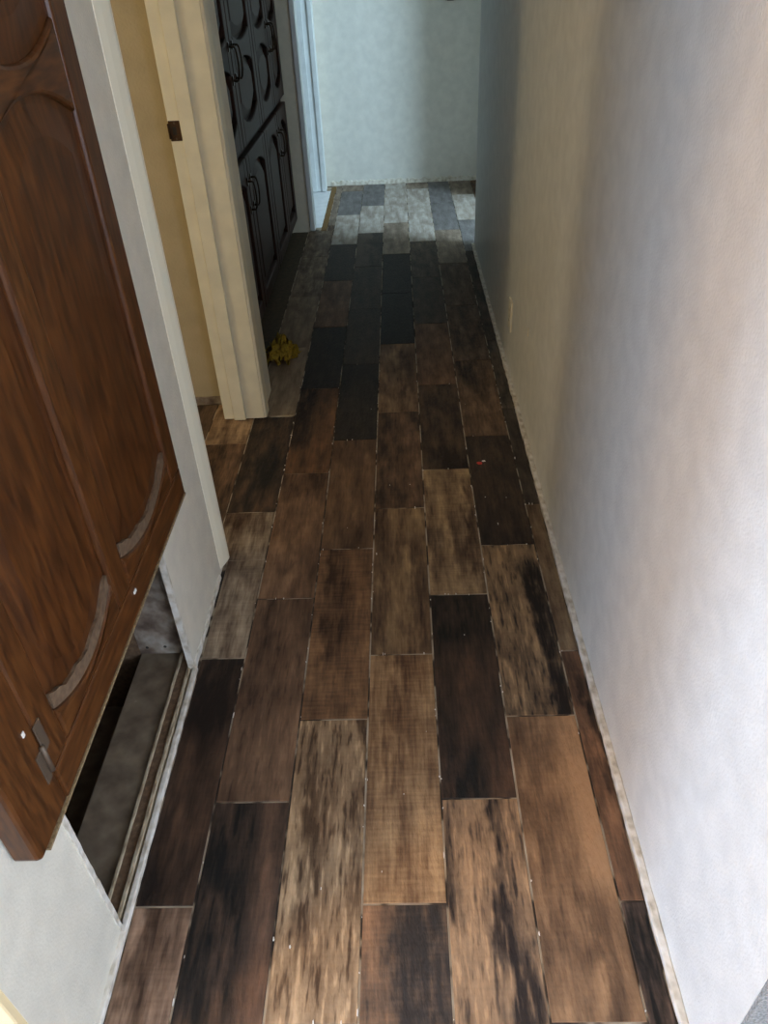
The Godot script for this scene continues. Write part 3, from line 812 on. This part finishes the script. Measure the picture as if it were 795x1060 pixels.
func build_cupboard() -> void:
	# distances along the wall are given as a = -z
	var cb := node("wall_cupboard", Vector3(0, 0, 0))
	tag(cb, "brown stained wooden wall cupboard with curved raised panels above the open hole", "cupboard")
	var top := 2.05
	var xf := -0.508      # face of the frame
	var xd := -0.490      # face of the door
	# face frame: near stile, bottom rail, far stile, top rail
	var fr := node("face_frame", Vector3.ZERO, cb)
	var nose := PackedVector2Array()
	for i in 5:
		var g := PI + (PI / 2) * i / 4.0
		nose.append(Vector2(0.526 + 0.013 * cos(g), 0.453 + 0.013 * sin(g)))
	nose.append(Vector2(0.612, 0.44)); nose.append(Vector2(0.612, top)); nose.append(Vector2(0.513, top))
	member(fr, "stile", nose, xf + 0.0165, 0.034, M.wood, 0.006)
	member(fr, "rail", rect(0.6125, 1.3572, 0.44, 0.5045), xf + 0.0175, 0.034, M.wood_rail, 0.004)
	member(fr, "stile", rect(1.31, 1.3568, 0.5125, top), xf, 0.018, M.wood)
	member(fr, "rail", rect(0.6125, 1.30, 1.98, top), xf, 0.018, M.wood_rail)
	var s := Soup.new()
	box(s, Vector3(-0.529, 0.4360, -0.535), Vector3(-0.4895, 0.4405, -1.3565)); obj("raw_edge", s, M.wood_raw, fr)
	# the wide door: two columns of panels
	var d := node("door", Vector3.ZERO, cb)
	member(d, "stile", rect(0.606, 0.662, 0.505, top - 0.01), xd, 0.02, M.wood, 0.006)
	member(d, "stile", rect(1.292, 1.357, 0.505, top - 0.01), xd, 0.02, M.wood, 0.006)
	member(d, "stile", rect(0.920, 0.982, 0.505, top - 0.01), xd, 0.02, M.wood, 0.006)
	for c in [[0.662, 0.920], [0.982, 1.292]]:
		var a0: float = c[0]; var a1: float = c[1]
		member(d, "rail", rail(a0 + 0.0005, a1 - 0.0005, 0.4902 + 0.0148, 0.566, 0.0, 0.042), xd, 0.02, M.wood_rail, 0.006)
		member(d, "rail", rail(a0 + 0.0005, a1 - 0.0005, 1.200, 1.322, 0.042, 0.042), xd, 0.02, M.wood_rail, 0.006)
		member(d, "rail", rail(a0 + 0.0005, a1 - 0.0005, 1.93, top - 0.01, 0.042, 0.0), xd, 0.02, M.wood_rail, 0.006)
		raised_panel(d, a0, a1, 0.566, 1.200, 0.042, 0.042, xd, M.wood_panel)
		dust_arc(d, a0, a1, 0.566, 0.042, xd)
		raised_panel(d, a0, a1, 1.322, 1.93, 0.042, 0.042, xd, M.wood_panel)
	# hinge over the gap at the near stile
	var h := node("hinge", Vector3.ZERO, cb)
	s = Soup.new(); tube(s, [Vector3(xd + 0.002, 0.515, -0.604), Vector3(xd + 0.002, 0.565, -0.604)], 0.004); obj("knuckle", s, M.hinge, h, true)
	s = Soup.new(); box(s, Vector3(xd - 0.0005, 0.548, -0.606), Vector3(xd + 0.0018, 0.600, -0.624), 0.0006); obj("leaf", s, M.hinge, h)
	s = Soup.new(); box(s, Vector3(xf + 0.0155, 0.505, -0.602), Vector3(xf + 0.0182, 0.560, -0.588), 0.0006); obj("leaf", s, M.hinge, h)
	s = Soup.new(); box(s, Vector3(xf + 0.0160, 0.606, -0.586), Vector3(xf + 0.0182, 0.615, -0.592), 0.0008); obj("screw_plate", s, M.white_bit, h)
	s = Soup.new(); box(s, Vector3(xf + 0.017, 0.482, -0.982), Vector3(xf + 0.0200, 0.489, -0.994), 0.0012); obj("paint_chip", s, M.white_bit, cb)

func pull_handle(parent: Node3D, x: float, a: float, y0: float, y1: float) -> void:
	var h := node("handle", Vector3.ZERO, parent)
	for y in [y0, y1]:
		var s := Soup.new()
		box(s, Vector3(x - 0.001, y - 0.016, -a - 0.012), Vector3(x + 0.004, y + 0.016, -a + 0.012), 0.0015)
		obj("backplate", s, M.bronze, h)
		s = Soup.new(); tube(s, [Vector3(x, y, -a), Vector3(x + 0.024, y, -a)], 0.0045); obj("post", s, M.bronze, h, true)
	var pts := []
	for i in 13:
		var t := i / 12.0
		pts.append(Vector3(x + 0.022 + 0.008 * pow(sin(PI * t), 0.5), lerpf(y0, y1, t), -a))
	var s2 := Soup.new(); tube(s2, pts, 0.0036); obj("bail", s2, M.bronze, h, true)

func build_cabinet() -> void:
	var cb := node("linen_cabinet", Vector3(0, 0, 0))
	tag(cb, "tall dark brown built-in cabinet with arched panel doors and bail handles", "cabinet")
	var xc := -0.649; var xd := -0.620
	var s := Soup.new(); box(s, Vector3(xc, 0.085, -2.69), Vector3(-1.14, 2.24, -4.752)); obj("carcass", s, M.dark, cb)
	s = Soup.new(); box(s, Vector3(-0.69, 0.0, -2.69), Vector3(-1.14, 0.0845, -4.752)); obj("toe_kick", s, M.black, cb)
	var e := [2.83, 3.312, 3.852, 4.322, 4.715]
	for i in 4:
		var a0: float = e[i] + 0.004; var a1: float = e[i + 1] - 0.004
		for up in [true, false]:
			var d := node("door", Vector3.ZERO, cb)
			var y0 := 0.755 if up else 0.092
			var y1 := 2.16 if up else 0.722
			var w := 0.062
			member(d, "stile", rect(a0, a0 + w, y0, y1), xd, 0.028, M.dark, 0.005)
			member(d, "stile", rect(a1 - w, a1, y0, y1), xd, 0.028, M.dark, 0.005)
			var p0 := a0 + w; var p1 := a1 - w
			if up:
				member(d, "rail", rail(p0, p1, y0, y0 + 0.105, 0.0, 0.045), xd, 0.028, M.dark, 0.005)
				member(d, "rail", rail(p0, p1, 1.02, 1.14, 0.03, 0.03), xd, 0.028, M.dark, 0.005)
				member(d, "rail", rail(p0, p1, 2.07, y1, 0.03, 0.0), xd, 0.028, M.dark, 0.005)
				raised_panel(d, p0, p1, y0 + 0.105, 1.02, 0.045, 0.03, xd, M.dark, 0.022)
				raised_panel(d, p0, p1, 1.14, 2.07, 0.03, 0.03, xd, M.dark, 0.022)
			else:
				member(d, "rail", rail(p0, p1, y0, y0 + 0.06, 0.0, 0.0), xd, 0.028, M.dark, 0.005)
				member(d, "rail", rail(p0, p1, y1 - 0.105, y1, 0.045, 0.0), xd, 0.028, M.dark, 0.005)
				raised_panel(d, p0, p1, y0 + 0.06, y1 - 0.105, 0.0, 0.045, xd, M.dark, 0.022)
			var ah := (a1 - 0.034) if i % 2 == 0 else (a0 + 0.034)
			if up: pull_handle(d, xd, ah, 1.0, 1.11)
			else: pull_handle(d, xd, ah, 0.53, 0.64)

# ------------------------------------------------------------------ small things
func build_small() -> void:
	# outlet cover on the right wall
	var o := node("outlet_plate", Vector3(XR, 0.225, -2.80))
	tag(o, "cream electrical outlet cover low on the right wall", "outlet")
	var s := Soup.new(); box(s, Vector3(0.0005, -0.060, -0.036), Vector3(-0.007, 0.060, 0.036), 0.0025); obj("cover", s, M.plate, o)
	for y in [-0.02, 0.02]:
		s = Soup.new(); box(s, Vector3(-0.0065, y - 0.013, -0.015), Vector3(-0.0085, y + 0.013, 0.015), 0.0008)
		var k := obj("socket", s, M.plate, o)
		for z in [-0.006, 0.006]:
			s = Soup.new(); box(s, Vector3(-0.0084, y - 0.004, z - 0.001), Vector3(-0.0088, y + 0.004, z + 0.001)); obj("slot", s, M.slot, k)
	# scuff chip on the right wall near the outlet
	s = Soup.new(); box(s, Vector3(XR + 0.001, 0.317, -2.386), Vector3(XR - 0.003, 0.345, -2.392), 0.0008)
	tag(obj("plaster_chip", s, M.plate), "tiny cream plaster chip standing proud of the right wall", "chip")
	# thermostat on the far wall, cut by the top of the picture
	o = node("thermostat", Vector3(0.36, 1.15, -5.86))
	tag(o, "small grey thermostat box on the far wall", "thermostat")
	s = Soup.new(); box(s, Vector3(-0.036, -0.058, -0.002), Vector3(0.036, 0.058, 0.026), 0.005); obj("housing", s, mat(c8(150, 146, 136), 0.5), o)
	s = Soup.new(); box(s, Vector3(-0.022, 0.012, 0.025), Vector3(0.022, 0.042, 0.028), 0.001); obj("dial_window", s, M.slot, o)
	s = Soup.new(); box(s, Vector3(-0.02, -0.0605, 0.004), Vector3(0.02, -0.056, 0.020), 0.001); obj("lever", s, M.slot, o)
	# crumpled yellow cloth beside the doorway
	build_cloth()
	# red scrap on the dark tile
	s = Soup.new()
	push(s, PackedVector2Array([Vector2(-0.010, -0.004), Vector2(-0.002, -0.007), Vector2(0.009, -0.003), Vector2(0.007, 0.005), Vector2(-0.004, 0.006)]), Vector3(0.238, 0.0005, -2.105), Vector3(1, 0, 0), Vector3(0, 0, 1), Vector3(0, 1, 0), [[0.0, 0.0], [0.0008, 0.003], [0.002, 0.0045]])
	tag(obj("red_scrap", s, M.red), "tiny red scrap on the dark tile near the right wall", "scrap")
	s = Soup.new()
	push(s, PackedVector2Array([Vector2(-0.006, -0.002), Vector2(0.005, -0.004), Vector2(0.007, 0.002), Vector2(-0.003, 0.004)]), Vector3(0.252, 0.0005, -2.118), Vector3(1, 0, 0), Vector3(0, 0, 1), Vector3(0, 1, 0), [[0.0, 0.0], [0.0008, 0.002], [0.0015, 0.003]])
	tag(obj("white_scrap", s, M.white_bit), "tiny white scrap touching the red scrap on the floor", "scrap")
	# crumbs of mortar along the joints
	s = Soup.new()
	var r := RandomNumberGenerator.new(); r.seed = 909
	for i in 150:
		var c := r.randi_range(1, 6)
		var x := TX + (c - 3) * TW + r.randf_range(-0.003, 0.003)
		var z := -0.45 - 2.6 * pow(r.randf(), 1.3)
		if r.randf() < 0.3:
			var n := r.randi_range(-1, 3)
			z = tile_phase(c) - n * TL + r.randf_range(-0.003, 0.003)
			x = TX + (c - 3) * TW + r.randf_range(0.0, 0.15)
		if r.randf() < 0.14:
			x = r.randf_range(-0.40, 0.38)
			z = -0.5 - 2.2 * r.randf()
		var sz := r.randf_range(0.0006, 0.0016)
		var ln := sz * (r.randf_range(1.5, 5.0) if r.randf() < 0.4 else 1.2)
		var poly := PackedVector2Array()
		for k in 5:
			var g := TAU * k / 5.0 + r.randf_range(-0.3, 0.3)
			poly.append(Vector2(cos(g) * sz, sin(g) * ln) * r.randf_range(0.8, 1.2))
		if Geometry2D.triangulate_polygon(poly).is_empty(): continue
		push(s, poly, Vector3(x, -0.002, z), Vector3(1, 0, 0), Vector3(0, 0, 1), Vector3(0, 1, 0), [[0.0, 0.0], [0.0, 0.002 + sz * 0.5], [sz * 0.3, 0.0022 + sz * 0.9]])
	tag(obj("mortar_crumbs", s, M.white_bit), "white crumbs of mortar along the joints of the tile floor", "crumbs", "", "stuff")
	# lamps outside the frame
	pendant("pendant_lamp", Vector3(-2.70, 1.62, -1.30), 0.22, c8(255, 238, 198), 1.02, "warm globe pendant lamp in the room behind the left doorway")
	pendant("pendant_lamp", Vector3(-1.5, 1.98, 0.36), 0.13, c8(255, 200, 134), 1.95, "warm globe pendant lamp left of the hallway opening")

func pendant(called: String, at: Vector3, r: float, col: Color, e: float, label: String) -> void:
	var n := node(called, at)
	tag(n, label, "lamp")
	var s := Soup.new()
	var prof := []
	for i in 13:
		var g := -PI / 2 + PI * i / 12.0
		prof.append([maxf(0.002, cos(g) * r), sin(g) * r])
	lathe(s, Vector3.ZERO, prof)
	var m := StandardMaterial3D.new()
	m.albedo_color = c8(250, 240, 220); m.emission_enabled = true; m.emission = col; m.emission_energy_multiplier = 0.8
	obj("globe", s, m, n, true)
	s = Soup.new(); tube(s, [Vector3(0, r, 0), Vector3(0, CEIL - at.y, 0)], 0.006); obj("cord", s, M.slot, n, true)
	s = Soup.new(); lathe(s, Vector3(0, r - 0.01, 0), [[0.03, 0.0], [0.03, 0.04], [0.012, 0.055]]); obj("cap", s, M.bronze, n, true)
	var l := OmniLight3D.new()
	l.name = "bulb_light"
	l.light_color = col; l.light_energy = e; l.omni_range = 12.0; l.omni_attenuation = 2.0; l.light_size = r * 0.9; l.shadow_enabled = true
	n.add_child(l)

func build_cloth() -> void:
	var s := Soup.new()
	var nz := noise(9.0, 77, 3)
	nz.frequency = 1.0
	var N := 26
	var g := []
	for j in N + 1:
		var row := []
		for i in N + 1:
			var u := i / float(N) - 0.5; var v := j / float(N) - 0.5
			var rr := sqrt(u * u + v * v)
			var f1 := nz.get_noise_2d(u * 5.0 + 3.0, v * 5.0)
			var f2 := nz.get_noise_2d(u * 13.0, v * 13.0 + 9.0)
			var h := maxf(0.0, 0.050 * (1.0 - rr * 1.9) + 0.13 * (1.0 - 2.2 * absf(f1)) * maxf(0.0, 0.75 - rr) * 0.8 + 0.022 * f2)
			var fold := 0.030 * nz.get_noise_2d(u * 8.0 + 20.0, v * 8.0)
			row.append(Vector3(u * 0.15 + fold + 0.01 * f2, h + 0.001, v * 0.16 + 0.018 * f1))
		g.append(row)
	for j in N:
		for i in N:
			var u := (i + 0.5) / N - 0.5; var v := (j + 0.5) / N - 0.5
			var edge := 0.43 + 0.10 * nz.get_noise_2d(atan2(v, u) * 1.6, 4.0)
			if sqrt(u * u + v * v) > edge: continue
			s.quad(g[j][i], g[j][i + 1], g[j + 1][i + 1], g[j + 1][i])
	# a thin underside so that the cloth has thickness
	var n0 := s.v.size()
	for i in range(0, n0, 3):
		var dn := Vector3(0, -0.0015, 0)
		s.tri(s.v[i] + dn, s.v[i + 2] + dn, s.v[i + 1] + dn)
	var o := obj("yellow_cloth", s, M.cloth, self, true)
	o.position = Vector3(-0.515, 0.001, -2.96)
	tag(o, "crumpled yellow cloth on the floor beside the dark cabinet", "cloth")

func _ready() -> void:
	rng.seed = 4242
	build_camera_and_light()
	make_materials()
	make_tile_specs()
	build_shell()
	build_floor()
	build_trims()
	build_recess()
	build_cupboard()
	build_cabinet()
	build_small()
